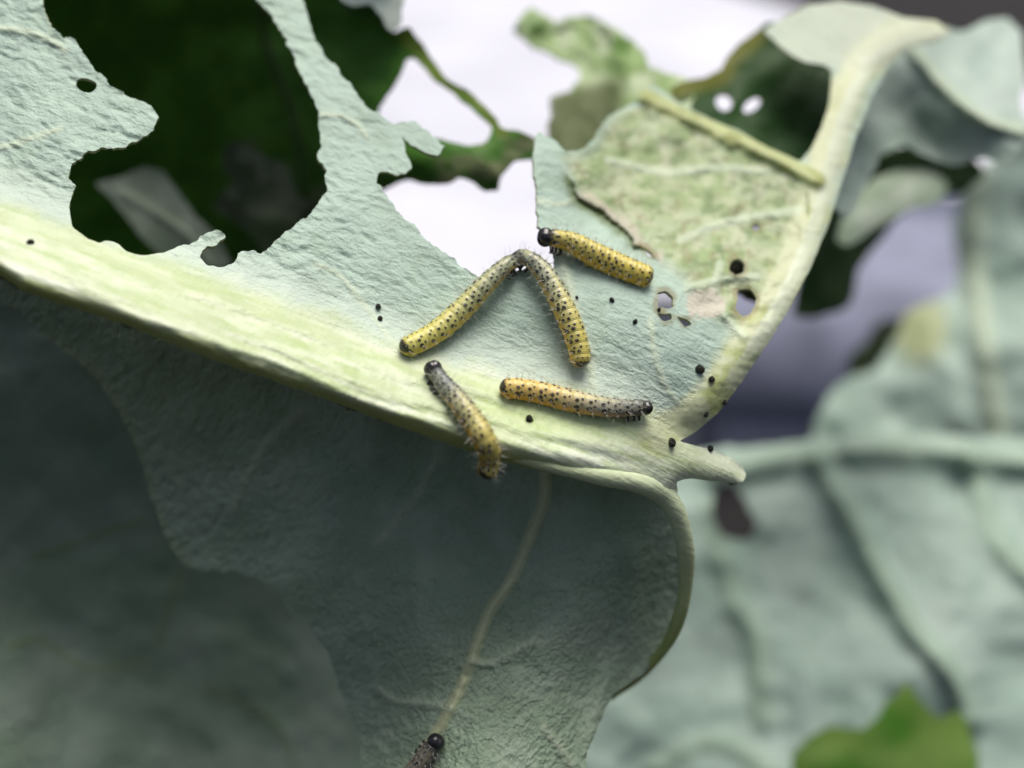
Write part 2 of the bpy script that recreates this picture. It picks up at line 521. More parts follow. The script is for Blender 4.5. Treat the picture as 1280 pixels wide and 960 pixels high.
THIN = [([(-60, 30), (0, 35), (35, 40), (62, 50), (80, 62)], 4, .035), ([(-60, 192), (0, 184), (40, 172), (75, 160)], 3.5, .02),
        ([(697, 300), (705, 330), (712, 360), (724, 405), (735, 440)], 6, .05), ([(402, 143), (425, 145), (445, 155), (458, 170)], 3, .03),
        ([(672, 250), (700, 255), (720, 248)], 3, .015), ([(500, 440), (430, 350), (395, 330)], 3, .012),
        ([(735, 440), (740, 470), (745, 500)], 5, .02), ([(813, 400), (818, 440), (830, 480), (845, 500)], 4, .02), ([(850, 300), (900, 280), (950, 270), (1000, 262)], 5, .05),
        ([(760, 200), (830, 215), (900, 210), (960, 215)], 5, .04), ([(900, 330), (895, 360), (905, 395), (930, 420)], 5, .05), ([(860, 360), (900, 350), (945, 345)], 5, .05)]
def mid_u(x, y):
    t = np.interp(x, MT[:, 0], MT[:, 1]); b = np.interp(x, MB_[:, 0], MB_[:, 1])
    b = b + 5
    return 2 * (y - t) / np.maximum(b - t, 6) - 1, b - t
def rough_zone(x, y):
    poly = [(705, 195), (740, 185), (770, 140), (820, 130), (1010, 225), (1010, 300), (960, 400), (900, 400), (850, 345), (780, 290), (725, 250)]
    d, _, _ = polydist(x, y, poly + [poly[0]], 90)
    ii = inside(x, y, poly)
    return sstep(-14, 16, np.where(ii, d, -d))
def z_main(x, y, detail=True):
    x = np.asarray(x, float); y = np.asarray(y, float)
    z = tpsM(x, y)
    u, w = mid_u(x, y)
    # the midrib: a broad swelling with long ridges, rolled under at its lower edge
    up_ = sstep(-2.0, 0.8, u)
    amp = 0.57 * sstep(900, 700, x) + 0.15
    z = z - amp * up_
    roll = np.clip((u - 0.45) / 0.55, 0, .90)
    z = z + (0.66 * sstep(865, 740, x) + 0.02) * (1 - np.sqrt(np.maximum(1 - roll ** 2, 0.0))) * 1.0
    z = z - 0.14 * sstep(790, 870, x) * np.clip(1 - np.minimum(np.abs(u), 1) ** 2, 0, 1)
    wob = fbm(x / 160, y / 160, 2, 2) * 0.22
    uu = u + wob
    inn = sstep(-1.35, -0.8, u) * sstep(870, 740, x)
    r1 = np.exp(-((uu + 0.55) / 0.20) ** 2); r2 = np.exp(-((uu - 0.05) / 0.22) ** 2); r3 = np.exp(-((uu - 0.45) / 0.14) ** 2)
    z = z - inn * (0.05 * r1 + 0.06 * r2 + 0.035 * r3 * sstep(0, 300, x))
    z = z - inn * (0.026 * fbm(x / 85 + y / 260, (y - 0.36 * x) / 13, 8, 3) + 0.016 * fbm(x / 26, (y - 0.36 * x) / 9, 10, 3))
    # side vein
    d, t, s = polydist(x, y, SIDE)
    wv = np.interp(t, [0, .2, .5, .8, 1], [26, 19, 21, 22, 16])
    q = d / wv
    z = z - 0.13 * np.exp(-(q * .9) ** 2) * sstep(0, .12, t) * (1 + .12 * fbm(x / 30, y / 30, 5, 2))
    z = z + 0.07 * sstep(0.6, 1.5, np.where(s > 0, q, 0)) * sstep(0.05, .2, t)
    d, t, s = polydist(x, y, SEC)
    z = z - 0.15 * np.exp(-(d / 9.0) ** 2)
    for pl, wd, h in THIN:
        d, t, s = polydist(x, y, pl, 24)
        z = z - h * np.exp(-(d / wd) ** 2)
    d, t, s = polydist(x + 5 * fbm(x / 13, y / 13, 74, 2), y + 5 * fbm(x / 13, y / 13, 76, 2), [(712, 226), (722, 244), (745, 262), (772, 280), (796, 306), (818, 322)])
    z = z + .06 * np.exp(-((d - 4) / 7.0) ** 2) * (s > 0) * sstep(0, .15, t) * sstep(1, .8, t) - .05 * np.exp(-(d / 12) ** 2) * (s <= 0)
    if detail:
        lam = sstep(-0.9, -1.5, u)
        rz = rough_zone(x, y)
        ca, sa = math.cos(math.radians(22)), math.sin(math.radians(22))
        wx = x + 10 * fbm(x / 36, y / 36, 12, 2); wy = y + 10 * fbm(x / 36 + 9, y / 36, 13, 2)
        al = wx * ca + wy * sa; ac = -wx * sa + wy * ca
        wr = np.abs(fbm(al / 27, ac / 9.5, 21, 2)) * 1.8 + 0.5 * fbm(al / 60, ac / 22, 23, 2)
        left = 0.55 + 0.6 * sstep(560, 350, x) + .25 * sstep(420, 250, y)
        z = z + lam * (1 - rz) * 0.021 * wr * left
        z = z + lam * 0.06 * fbm(x / 95, y / 95, 31, 2) * sstep(-1.0, -2.2, u)
        z = z + rz * (0.11 * fbm(x / 38, y / 28, 41, 3) + 0.03 * np.abs(fbm(x / 12, y / 10, 44, 2)))
    return z
GLAUC = np.array((0.390, 0.520, 0.440)); CREAM = np.array((0.54, 0.62, 0.41)); YGREEN = np.array((0.41, 0.51, 0.26)); WHITE = np.array((0.64, 0.71, 0.56))
def c_main(x, y):
    u, w = mid_u(x, y)
    n = fbm(x / 60, y / 60, 51, 3)
    c = cmix(np.tile(GLAUC, (len(x), 1)), (0.43, 0.57, 0.475), sstep(-.3, .5, n))
    c = cmix(c, (0.33, 0.45, 0.34), .5 * sstep(.1, .6, fbm(x / 25, y / 25, 53, 3)))
    rz = rough_zone(x, y)
    m = fbm(x / 22, y / 15, 55, 4)
    rc = cmix(np.tile((0.29, 0.38, 0.16), (len(x), 1)), (0.40, 0.47, 0.28), sstep(-.25, .35, m))
    rc = cmix(rc, (0.15, 0.22, 0.07), .8 * sstep(.08, .4, fbm(x / 15, y / 11, 57, 3)))
    rc = cmix(rc, (.54, .56, .38), .6 * sstep(.1, .45, fbm(x / 13, y / 10, 58, 3)))
    rc = cmix(rc, (.22, .18, .07), .5 * sstep(.36, .52, fbm(x / 9 + 50, y / 9, 59, 2)) * sstep(700, 900, x + y * .6))
    c = cmix(c, rc, rz * .9)
    # cream veins
    st = fbm(x / 120 + y / 300, (y - .36 * x) / 15, 61, 3)
    vc = cmix(np.tile(CREAM, (len(x), 1)), WHITE, sstep(0, .5, st))
    vc = cmix(vc, YGREEN, .45 * sstep(.05, .5, -st))
    f1 = fbm(x / 45 + y / 200, (y - .36 * x) / 4.5, 62, 3); f2 = fbm(x / 22, y / 14, 66, 3)
    vc = cmix(vc, (.64, .71, .53), .6 * sstep(.05, .5, f1 + .5 * f2)); vc = cmix(vc, (.36, .48, .18), .5 * sstep(.1, .5, -f1 + .4 * f2))
    vc = cmix(vc, (.37, .50, .15), .6 * sstep(90, 20, np.hypot((x - 690) * .45, (y - 518) * 1.6)))
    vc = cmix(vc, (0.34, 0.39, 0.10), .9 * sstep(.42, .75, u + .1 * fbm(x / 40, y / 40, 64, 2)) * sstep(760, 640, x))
    vc = cmix(vc, (0.44, 0.53, 0.27), .35 * np.exp(-((u + .72) / .22) ** 2) * sstep(-.3, .3, fbm(x / 150, y / 150, 63, 2) + .1))
    c = cmix(c, (0.56, .65, .56), .6 * sstep(-2.6, -1.2, u) * sstep(.0, .8, 1 - rz))
    c = cmix(c, vc, sstep(-1.45, -0.85, u + .25 * fbm(x / 30, y / 30, 65, 3)))
    d, t, s = polydist(x, y, SIDE)
    k = sstep(34, 14, d + 9 * fbm(x / 18, y / 18, 67, 3))
    c = cmix(c, cmix(np.tile((0.52, 0.57, 0.36), (len(x), 1)), (0.36, 0.42, 0.14), .75 * sstep(-.05, .4, fbm(x / 30, y / 30, 69, 3))), k)
    k = sstep(30, 8, d) * (s > 0) * sstep(.1, .3, t)
    c = cmix(c, (.60, .67, .52), .8 * k)
    d, t, s = polydist(x, y, SEC)
    c = cmix(c, cmix(np.tile((0.40, 0.45, 0.20), (len(x), 1)), (.30, .34, .12), sstep(0, .4, fbm(x / 20, y / 20, 68, 2))), sstep(14, 7, d))
    for pl, wd, h in THIN:
        d, t, s = polydist(x, y, pl, 24)
        c = cmix(c, (0.55, .64, .48), .7 * sstep(wd * 1.5, wd * .6, d))
    # scraped window beside the holes
    d = np.hypot((x - 881) / 24, (y - 380) / 20)
    c = cmix(c, (.56, .54, .44), sstep(1.1, .8, d + .3 * fbm(x / 8, y / 8, 71, 2)))
    d, t, s = polydist(x + 5 * fbm(x / 13, y / 13, 74, 2), y + 5 * fbm(x / 13, y / 13, 76, 2), [(712, 226), (722, 244), (745, 262), (772, 280), (796, 306), (818, 322)])
    c = cmix(c, (.50, .47, .38), .8 * sstep(16, 8, d + 6 * fbm(x / 14, y / 14, 77, 2)) * (s < 0) * sstep(.05, .2, t))
    c = cmix(c, (.10, .14, .04), np.clip(.8 * np.exp(-((d - 4) / 7.0) ** 2) * (s > 0) * sstep(1, .6, t) + .4 * sstep(4, 2, d), 0, 1))
    for hp in HOLES[1:]:
        cx_, cy_ = np.mean(hp, 0)
        near = np.hypot(x - cx_, y - cy_) < 50
        if near.any():
            dd = polydist(x[near], y[near], list(hp) + [hp[0]], 40)[0]
            c[near] = cmix(c[near], (.22, .18, .07), .6 * sstep(6, 1.0, dd + 5 * fbm(x[near] / 9, y[near] / 9, 73, 2)))
    # pale top lobe
    k = sstep(100, 70, y) * sstep(930, 990, x)
    c = cmix(c, (.55, .60, .47), .7 * k)
    return c
HOLE_L = [(50, -70), (54, 5), (64, 35), (80, 50), (84, 44), (96, 52), (104, 70), (122, 90), (140, 108), (165, 122), (185, 128), (198, 145), (193, 163), (172, 178), (140, 184), (110, 189), (90, 205),
          (84, 220), (94, 234), (86, 254), (90, 284), (110, 298), (125, 305), (132, 300), (146, 303), (157, 314), (176, 320), (205, 316), (222, 308), (244, 303), (262, 288), (275, 285), (281, 292), (271, 304), (254, 311),
          (249, 322), (258, 332), (276, 335), (291, 330), (298, 317), (306, 311), (316, 314), (323, 319), (331, 314), (345, 300), (366, 284), (386, 268), (401, 250), (408, 230), (408, 211), (398, 200),
          (401, 180), (398, 150), (392, 120), (380, 100), (370, 75), (355, 45), (340, 20), (322, 0), (310, -70)]
OUT = [(-80, -80), (40, -80)] + HOLE_L + [(360, -75), (379, 0), (386, 25), (400, 60), (420, 86), (440, 110), (460, 132), (475, 146), (490, 154), (518, 151), (536, 166), (555, 184), (546, 197), (530, 188), (515, 184), (503, 171), (507, 190),
       (516, 212), (497, 221), (476, 213), (469, 227), (483, 241), (497, 266), (522, 287), (543, 308), (568, 326), (588, 340), (604, 350), (620, 345), (638, 337), (660, 337), (686, 341), (693, 332), (691, 308), (680, 292), (674, 280), (671, 245), (668, 213),
       (667, 177), (674, 166), (695, 176), (705, 191), (735, 184), (748, 158), (770, 138), (797, 124), (806, 108), (822, 108), (845, 126), (860, 134), (888, 149), (923, 163), (959, 184), (987, 196), (1001, 202), (1015, 184), (1028, 156),
       (1036, 131), (1038, 110), (1040, 88), (1029, 81), (1008, 78), (987, 67), (969, 53), (955, 38), (985, 18), (1010, 6), (1050, 1), (1090, 7), (1130, 22), (1170, 26), (1190, 40), (1172, 52), (1135, 58), (1110, 82), (1090, 122),
       (1070, 170), (1052, 228), (1036, 280), (1014, 332), (988, 384), (958, 432), (927, 478), (898, 516), (870, 540), (849, 551), (868, 557), (896, 563), (912, 571), (926, 580), (933, 592), (930, 603), (914, 604), (887, 601), (859, 598),
       (845, 602), (848, 616), (832, 623), (800, 616), (760, 608), (680, 590), (600, 569), (500, 534), (380, 489), (250, 444), (150, 404), (30, 365), (0, 345), (-80, 311)]
def ell(cx, cy, rx, ry, n=18, ang=0):
    t = np.linspace(0, 2 * math.pi, n, endpoint=False)
    ca, sa = math.cos(ang), math.sin(ang)
    return [(cx + rx * math.cos(q) * ca - ry * math.sin(q) * sa, cy + rx * math.cos(q) * sa + ry * math.sin(q) * ca) for q in t]
HOLES = [ell(108, 106, 14, 9, 16, .3), [(822, 366), (832, 363), (840, 370), (843, 384), (834, 386), (822, 383)], [(821, 392), (838, 391), (841, 399), (830, 403)],
         [(846, 396), (856, 398), (866, 404), (856, 408)], [(912, 330), (917, 324), (926, 324), (931, 331), (929, 341), (920, 344), (913, 340)], [(920, 364), (928, 360), (938, 361), (945, 370), (943, 384), (936, 395), (926, 396), (919, 384), (922, 375)],
         ell(945, 284, 6, 4, 12), [(800, 306), (812, 312), (820, 321), (811, 320)]]
base = lab_xyz(-80, 290, 13.2)
leaf = empty('cabbage_leaf', base, 'large pale chewed cabbage leaf with thick cream midrib carrying most of the caterpillars', 'leaf')
def m_mid(x, y):
    u, w = mid_u(x, y); return u > -0.93
def m_side(x, y):
    d, t, s = polydist(x, y, SIDE); return (d < np.where(s > 0, 40, 19)) & (t > .03)
def m_sec(x, y):
    d, t, s = polydist(x, y, SEC); return d < 9
def t_main(x, y):
    u, w = mid_u(x, y)
    return 0.045 + 0.25 * sstep(-.6, .3, u)
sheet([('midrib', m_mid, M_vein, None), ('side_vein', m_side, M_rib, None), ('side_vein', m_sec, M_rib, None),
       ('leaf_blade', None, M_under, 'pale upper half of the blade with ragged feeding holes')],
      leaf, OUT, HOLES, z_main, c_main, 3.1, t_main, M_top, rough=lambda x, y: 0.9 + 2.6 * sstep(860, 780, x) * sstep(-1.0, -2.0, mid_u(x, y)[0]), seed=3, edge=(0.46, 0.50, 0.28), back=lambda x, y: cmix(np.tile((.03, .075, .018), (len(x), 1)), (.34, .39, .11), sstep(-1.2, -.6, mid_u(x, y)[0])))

# lower half of the blade, hanging in the shade behind the midrib
Zl = [(-60, 300, 11.9), (100, 340, 11.9), (400, 440, 11.8), (600, 520, 11.8), (820, 580, 12.0), (200, 420, 12.1), (600, 600, 12.15), (600, 680, 12.3), (590, 780, 11.95), (580, 900, 11.5), (560, 1000, 11.0), (300, 480, 12.4), (200, 500, 12.8),
      (150, 540, 13.1), (60, 430, 12.6), (230, 690, 13.7), (320, 700, 13.4), (420, 640, 12.7), (450, 780, 12.4), (450, 920, 12.8), (425, 860, 13.0), (730, 960, 11.8), (720, 800, 12.0), (775, 820, 12.8), (820, 660, 12.4), (845, 740, 13.0), (790, 700, 12.3)]
tpsL = TPS([(x, y, z + D0) for x, y, z in Zl])
LV = [(682, 590), (680, 625), (664, 665), (650, 700), (636, 730), (612, 765), (598, 800), (588, 830), (572, 868), (552, 905), (530, 940), (505, 985)]
LV2 = [([(590, 826), (610, 830), (640, 818), (668, 800)], 5, .05), ([(562, 885), (530, 880), (492, 876), (470, 858)], 5, .05), ([(680, 910), (700, 935), (715, 960)], 5, .04), ([(380, 510), (330, 560), (290, 640)], 6, .03), ([(550, 560), (520, 620), (470, 680)], 5, .02)]
def z_low(x, y):
    z = tpsL(x, y)
    d, t, s = polydist(x, y, LV)
    z = z - .10 * np.exp(-(d / np.interp(t, [0, 1], [6.5, 4.5])) ** 2) - .03 * np.exp(-(d / 30) ** 2)
    for pl, wd, h in LV2:
        d, t, s = polydist(x, y, pl, 24); z = z - h * np.exp(-(d / wd) ** 2)
    # gentle fold towards the right-hand edge
    d, t, s = polydist(x, y, [(790, 690), (785, 780), (765, 840), (740, 920), (728, 1000)])
    z = z - .12 * np.exp(-(d / 14) ** 2)
    wx = x + 8 * fbm(x / 35, y / 35, 112, 2); wy = y + 8 * fbm(x / 35 + 9, y / 35, 113, 2)
    ca, sa = math.cos(math.radians(-55)), math.sin(math.radians(-55))
    al = wx * ca + wy * sa; ac = -wx * sa + wy * ca
    z = z + .034 * np.abs(fbm(al / 18, ac / 9.0, 121, 2)) * 1.6 + .07 * fbm(x / 90, y / 90, 131, 2)
    return z
def c_low(x, y):  # darker, greener than the upper half: its shade is put into the colour
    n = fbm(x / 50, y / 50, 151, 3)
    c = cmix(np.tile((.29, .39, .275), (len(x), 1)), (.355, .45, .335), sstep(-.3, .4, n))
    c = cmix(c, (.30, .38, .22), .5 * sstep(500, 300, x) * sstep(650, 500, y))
    d, t, s = polydist(x, y, LV)
    c = cmix(c, (.48, .53, .32), sstep(9, 5, d))
    for pl, wd, h in LV2:
        d, t, s = polydist(x, y, pl, 24); c = cmix(c, (.45, .52, .38), .6 * sstep(wd * 1.4, wd * .6, d))
    d, t, s = polydist(x, y, [(60, 425), (120, 470), (155, 530), (178, 590), (200, 656), (229, 706)])
    c = cmix(c, (.34, .40, .22), .4 * sstep(12, 5, d))
    return c
LOW = [(-80, 250), (0, 275), (200, 345), (400, 420), (600, 505), (760, 560), (836, 590), (852, 640), (860, 700), (856, 750), (842, 792), (805, 842), (766, 868), (750, 905), (735, 940), (728, 980), (726, 1040), (478, 1040), (456, 965), (443, 908),
       (424, 860), (408, 812), (386, 785), (366, 772), (348, 740), (333, 727), (290, 714), (250, 714), (229, 706), (212, 680), (200, 656), (183, 602), (171, 560), (152, 520), (120, 472), (60, 422), (20, 385), (-80, 350)]
def m_lv(x, y):
    d, t, s = polydist(x, y, LV); return d < np.interp(t, [0, 1], [8, 6])
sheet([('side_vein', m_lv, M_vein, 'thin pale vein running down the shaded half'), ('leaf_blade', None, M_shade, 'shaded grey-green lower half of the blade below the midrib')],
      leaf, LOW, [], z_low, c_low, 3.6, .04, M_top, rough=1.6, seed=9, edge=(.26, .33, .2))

# rolled rim that leaves the midrib and loops down on the right
RPX = np.array([(630, 566), (690, 582), (745, 594), (795, 603), (826, 616), (845, 640), (855, 675), (858, 715), (852, 760), (835, 803), (802, 843), (764, 872)], float)
RZ = np.r_[z_main(RPX[:4, 0], RPX[:4, 1] - 8, False) + np.array([.22, .12, .08, .08]), [14.05, 14.2, 14.4, 14.7, 15.0, 15.4, 15.9, 16.3]]
RP = spline(np.c_[RPX, RZ * 100], 110); RP[:, 2] /= 100
tt = np.linspace(0, 1, 110)
rr = np.interp(tt, [0, .15, .33, .45, .6, .8, 1], [7, 10, 14, 12.5, 9.5, 7, 3.5]) * (1 + .05 * np.sin(tt * 37)) * RP[:, 2] / F
rc = cmix(np.tile((.58, .67, .44), (110, 1)), (.42, .50, .17), sstep(.4, .8, tt))
rc = cmix(rc, (.46, .52, .24), .6 * sstep(.3, .0, tt))
tube('leaf_rim', at(RP[:, 0], RP[:, 1], RP[:, 2]), rr, M_vein, leaf, rc, 22)

# back piece behind the open side: dark upper surface with two pinholes
Zd = [(840, 100, 15.9), (900, 90, 16.3), (950, 40, 16.8), (1040, 90, 16.8), (1000, 200, 15.9), (900, 150, 15.9), (1040, 180, 16)]
tpsD = TPS([(x, y, z + D0) for x, y, z in Zd])
sheet([('leaf_blade', None, M_top, 'dark green curled flap showing the upper surface, with two pinholes')], leaf,
      [(838, 112), (848, 104), (864, 101), (881, 96), (902, 87), (907, 73), (923, 56), (941, 41), (960, 28), (1020, 30), (1062, 80), (1060, 190), (1010, 225), (940, 195), (860, 150)],
      [ell(905, 128, 11, 11), ell(940, 131, 14, 7, 16, -.7)], lambda x, y: tpsD(x, y) + .05 * fbm(x / 30, y / 30, 81, 2),
      lambda x, y: cmix(np.tile((.020, .065, .012), (len(x), 1)), (.16, .17, .02), .85 * sstep(24, 4, polydist(x, y, [(845, 108), (881, 98), (902, 90), (907, 76), (923, 60), (941, 45)])[0])),
      5, .04, M_under, back=(.4, .48, .4), rough=1.5, seed=15, edge=(.35, .25, .06))
sheet([('leaf_blade', None, M_top, 'dark sheet added behind the small holes to darken them')], leaf,  # added dark sheet, gives the hole interiors their shade
      [(893, 300), (950, 310), (966, 350), (958, 378), (930, 376), (915, 352), (896, 338)], [],
      lambda x, y: 17.0 + .004 * (x - 900) + .12 * fbm(x / 20, y / 20, 181, 2), lambda x, y: two((.035, .03, .015), (.08, .085, .03), 14, 183)(x, y), 5, .04, M_under, rough=3, seed=25)
# crinkled pale lobe rising behind
Zk = [(650, 30, 18.2), (700, 40, 18.4), (760, 40, 18.2), (800, 80, 17.0), (850, 110, 16.2), (700, 150, 16.6), (760, 160, 15.8), (690, 180, 16.0), (820, 140, 15.7), (740, 90, 18.0)]
tpsK = TPS([(x, y, z + D0) for x, y, z in Zk])
def c_lobe(x, y):
    n = fbm(x / 26, y / 26, 91, 3)
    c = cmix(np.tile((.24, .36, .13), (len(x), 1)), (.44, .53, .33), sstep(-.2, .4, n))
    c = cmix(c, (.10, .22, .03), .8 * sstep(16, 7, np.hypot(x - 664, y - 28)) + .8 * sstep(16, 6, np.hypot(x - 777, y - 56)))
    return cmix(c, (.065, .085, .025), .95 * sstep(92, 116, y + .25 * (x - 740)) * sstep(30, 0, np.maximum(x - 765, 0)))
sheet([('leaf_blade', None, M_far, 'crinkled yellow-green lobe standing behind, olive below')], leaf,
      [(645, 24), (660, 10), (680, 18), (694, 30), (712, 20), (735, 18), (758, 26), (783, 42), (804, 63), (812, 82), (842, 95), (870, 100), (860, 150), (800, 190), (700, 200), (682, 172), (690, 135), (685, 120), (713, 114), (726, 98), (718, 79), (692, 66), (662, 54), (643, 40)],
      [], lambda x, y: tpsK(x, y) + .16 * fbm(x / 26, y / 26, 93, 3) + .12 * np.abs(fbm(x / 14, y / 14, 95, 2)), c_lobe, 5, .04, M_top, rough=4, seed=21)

# ================================================================== OTHER LEAVES
def side_leaf(label, outline, holes, ctrl, colf, sp=7, veins=(), th=.05, mat=None, rough=2.5, seed=0, wav=.12, back=(.03, .075, .018), vcol=(.42, .50, .36), backmat=None, root=0):
    tp = TPS(ctrl)
    def zf(x, y):
        z = tp(x, y) + wav * fbm(x / 120, y / 120, seed + 200, 2) + .05 * wav / .12 * fbm(x / 40, y / 40, seed + 210, 2)
        for pl, wd, h in veins:
            d, t, s = polydist(x, y, pl, 40); z = z - h * np.exp(-(d / wd) ** 2)
        return z
    def cf(x, y):
        c = colf(x, y)
        for pl, wd, h in veins:
            d, t, s = polydist(x, y, pl, 40); c = cmix(c, vcol, .75 * sstep(wd * 1.5, wd * .5, d))
        return c
    x0, y0 = outline[root]
    e = empty('cabbage_leaf', at(np.array([x0]), np.array([y0]), zf(np.array([x0], float), np.array([y0], float)))[0], label, 'leaf')
    specs = []
    if veins:
        def mv(x, y):
            r = np.zeros(x.shape, bool)
            for pl, wd, h in veins[:1]:
                r |= polydist(x, y, pl, 40)[0] < wd * 1.1
            return r
        specs.append(('midrib', mv, mat or M_far, None))
    specs.append(('leaf_blade', None, mat or M_far, None))
    sheet(specs, e, outline, holes, zf, cf, sp, th, backmat or M_top, back=back, rough=rough, seed=seed)
    return e


# large pale leaf lower right
side_leaf('broad pale leaf filling the lower right corner, with a torn notch at its bottom',
    [(820, 1060), (700, 1060), (700, 900), (760, 780), (800, 640), (850, 570), (900, 558), (960, 556), (1030, 548), (1100, 543), (1200, 545), (1380, 548), (1380, 1060), (1228, 1060), (1224, 950), (1214, 908), (1196, 886), (1172, 898), (1152, 880), (1136, 853), (1118, 866),
     (1104, 888), (1082, 914), (1042, 905), (1012, 920), (992, 944), (975, 1060)],
    [[(894, 612), (912, 602), (928, 616), (936, 640), (946, 657), (936, 678), (912, 674), (894, 660), (887, 636)]],
    [(700, 1000, 23.6), (800, 800, 24.6), (850, 620, 26), (1000, 560, 27), (1300, 560, 26.6), (1380, 700, 25), (1100, 700, 25.6), (950, 750, 25.6), (1000, 850, 24.4), (1200, 900, 23.8), (1300, 1000, 22.8), (900, 1000, 23.2), (1150, 860, 23.6), (1050, 640, 26), (1080, 960, 23.4), (1150, 760, 24.6), (920, 830, 25.2)],
    two((.31, .425, .36), (.375, .485, .42), 90, 301), 8,
    [([(900, 590), (980, 574), (1080, 562), (1180, 566), (1380, 590)], 17, .36), ([(1020, 575), (1060, 640), (1095, 710), (1140, 785), (1185, 835), (1210, 900)], 15, .42), ([(890, 640), (915, 740), (945, 800), (955, 900)], 15, .26), ([(1210, 570), (1250, 680), (1330, 760)], 13, .25), ([(1000, 1000), (930, 940), (880, 930), (820, 960)], 14, .12)],
    rough=4, seed=31, wav=.26, vcol=(.29, .40, .30))  # darker vein colour, shading of the ridges put into the pigment
# green leaf seen through its notch
side_leaf('bright green leaf showing through the torn notch at the lower right',
    [(1100, 1100), (930, 1060), (960, 930), (1040, 860), (1130, 820), (1240, 850), (1260, 1000), (1240, 1100)], [],
    [(930, 1060, 28), (1040, 860, 30.5), (1250, 860, 30.5), (1240, 1100, 28)], two((.05, .17, .010), (.15, .26, .05), 70, 311), 9, mat=M_top, seed=37, back=(.4, .48, .4), backmat=M_under)
# right-hand leaf in the middle distance
side_leaf('pale blurred leaf hanging along the right edge, above the broad lower leaf',
    [(1380, 160), (1290, 170), (1240, 196), (1205, 235), (1188, 290), (1200, 340), (1190, 366), (1160, 380), (1132, 392), (1118, 425), (1092, 464), (1058, 474), (1032, 496), (1020, 530), (1010, 590), (1380, 590)], [],
    [(1380, 160, 31.2), (1240, 210, 32.2), (1200, 340, 32.7), (1040, 500, 31.7), (1010, 580, 31), (1380, 590, 29.7), (1300, 400, 30.2), (1120, 480, 31.4), (1180, 450, 30.8)],
    lambda x, y: cmix(two((.28, .395, .325), (.355, .47, .40), 70, 321)(x, y), (.36, .38, .13), .7 * sstep(45, 15, np.hypot((x - 1150) * .9, (y - 410) * .7))), 8,
    [([(1225, 215), (1215, 300), (1225, 400), (1250, 560)], 14, .3)], rough=4, seed=41, wav=.4)
# grey leaf behind the top of the side vein
side_leaf('grey-green leaf folded behind the vein in the upper right corner',
    [(1040, 260), (1052, 180), (1080, 90), (1120, 48), (1180, 34), (1204, 40), (1230, 26), (1258, 20), (1276, 40), (1283, 90), (1275, 130), (1290, 170), (1260, 205), (1225, 196), (1190, 208), (1160, 196), (1130, 180), (1100, 196), (1078, 240), (1060, 275)], [],
    [(1040, 260, 18.2), (1100, 80, 20.0), (1125, 140, 21.0), (1150, 170, 21.0), (1190, 50, 21.6), (1260, 30, 22.6), (1220, 120, 19.9), (1190, 150, 19.8), (1180, 205, 20.4), (1280, 180, 19.4), (1070, 220, 19.0), (1085, 150, 19.4)],
    two((.33, .43, .37), (.41, .51, .45), 60, 331), 6, [([(1140, 60), (1180, 110), (1230, 150), (1280, 165)], 9, .25)], rough=2.5, seed=47, wav=.25)
# dark leaf under it
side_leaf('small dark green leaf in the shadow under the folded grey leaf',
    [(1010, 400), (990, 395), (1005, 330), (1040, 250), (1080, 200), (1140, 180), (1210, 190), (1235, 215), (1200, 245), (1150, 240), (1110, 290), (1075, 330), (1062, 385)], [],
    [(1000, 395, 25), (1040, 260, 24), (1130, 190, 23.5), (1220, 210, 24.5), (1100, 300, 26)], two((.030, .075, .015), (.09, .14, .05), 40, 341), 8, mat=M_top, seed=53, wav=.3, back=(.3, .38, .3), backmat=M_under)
# pale tip between
side_leaf('small pale leaf tip just right of the thick curved vein',
    [(1046, 300), (1056, 262), (1080, 232), (1112, 214), (1160, 210), (1188, 230), (1172, 256), (1136, 262), (1104, 278), (1078, 296), (1058, 310)], [],
    [(1030, 330, 21), (1075, 240, 22.5), (1180, 230, 24), (1130, 265, 22.6), (1050, 350, 21)], two((.30, .40, .28), (.42, .50, .40), 40, 351), 7, seed=57, wav=.3)
side_leaf('dark sheet added for the dark gaps left of the pale leaf along the right edge',  # added dark sheet, stands in for the dark gaps here
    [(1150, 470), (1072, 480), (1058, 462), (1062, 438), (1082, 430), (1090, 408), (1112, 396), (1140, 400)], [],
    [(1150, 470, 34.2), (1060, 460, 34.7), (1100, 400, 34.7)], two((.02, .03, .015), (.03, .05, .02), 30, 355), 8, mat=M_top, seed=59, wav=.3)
# leaf at lower left, behind the shaded half
side_leaf('dim grey-green leaf in the lower left corner behind the shaded blade half',
    [(-90, 1060), (-90, 280), (100, 330), (300, 480), (420, 680), (480, 860), (520, 1060)], [],
    [(-90, 300, 16.6), (100, 420, 17.6), (200, 600, 19.6), (60, 640, 19.4), (0, 800, 19.3), (-60, 1000, 17.2), (150, 900, 20.8), (250, 800, 21.4), (350, 850, 22.6), (440, 1000, 23.5), (300, 1000, 22.6), (400, 700, 22)],
    two((.23, .32, .24), (.29, .37, .30), 80, 361), 6,
    [([(228, 712), (218, 740), (206, 775), (198, 805)], 4, .02), ([(40, 698), (90, 680), (140, 662), (180, 650)], 4, .014), ([(12, 808), (50, 800), (110, 835), (180, 828)], 4, .014), ([(370, 960), (340, 900), (260, 860)], 4, .012)], mat=M_shade, seed=61, wav=.15, vcol=(.22, .29, .14))
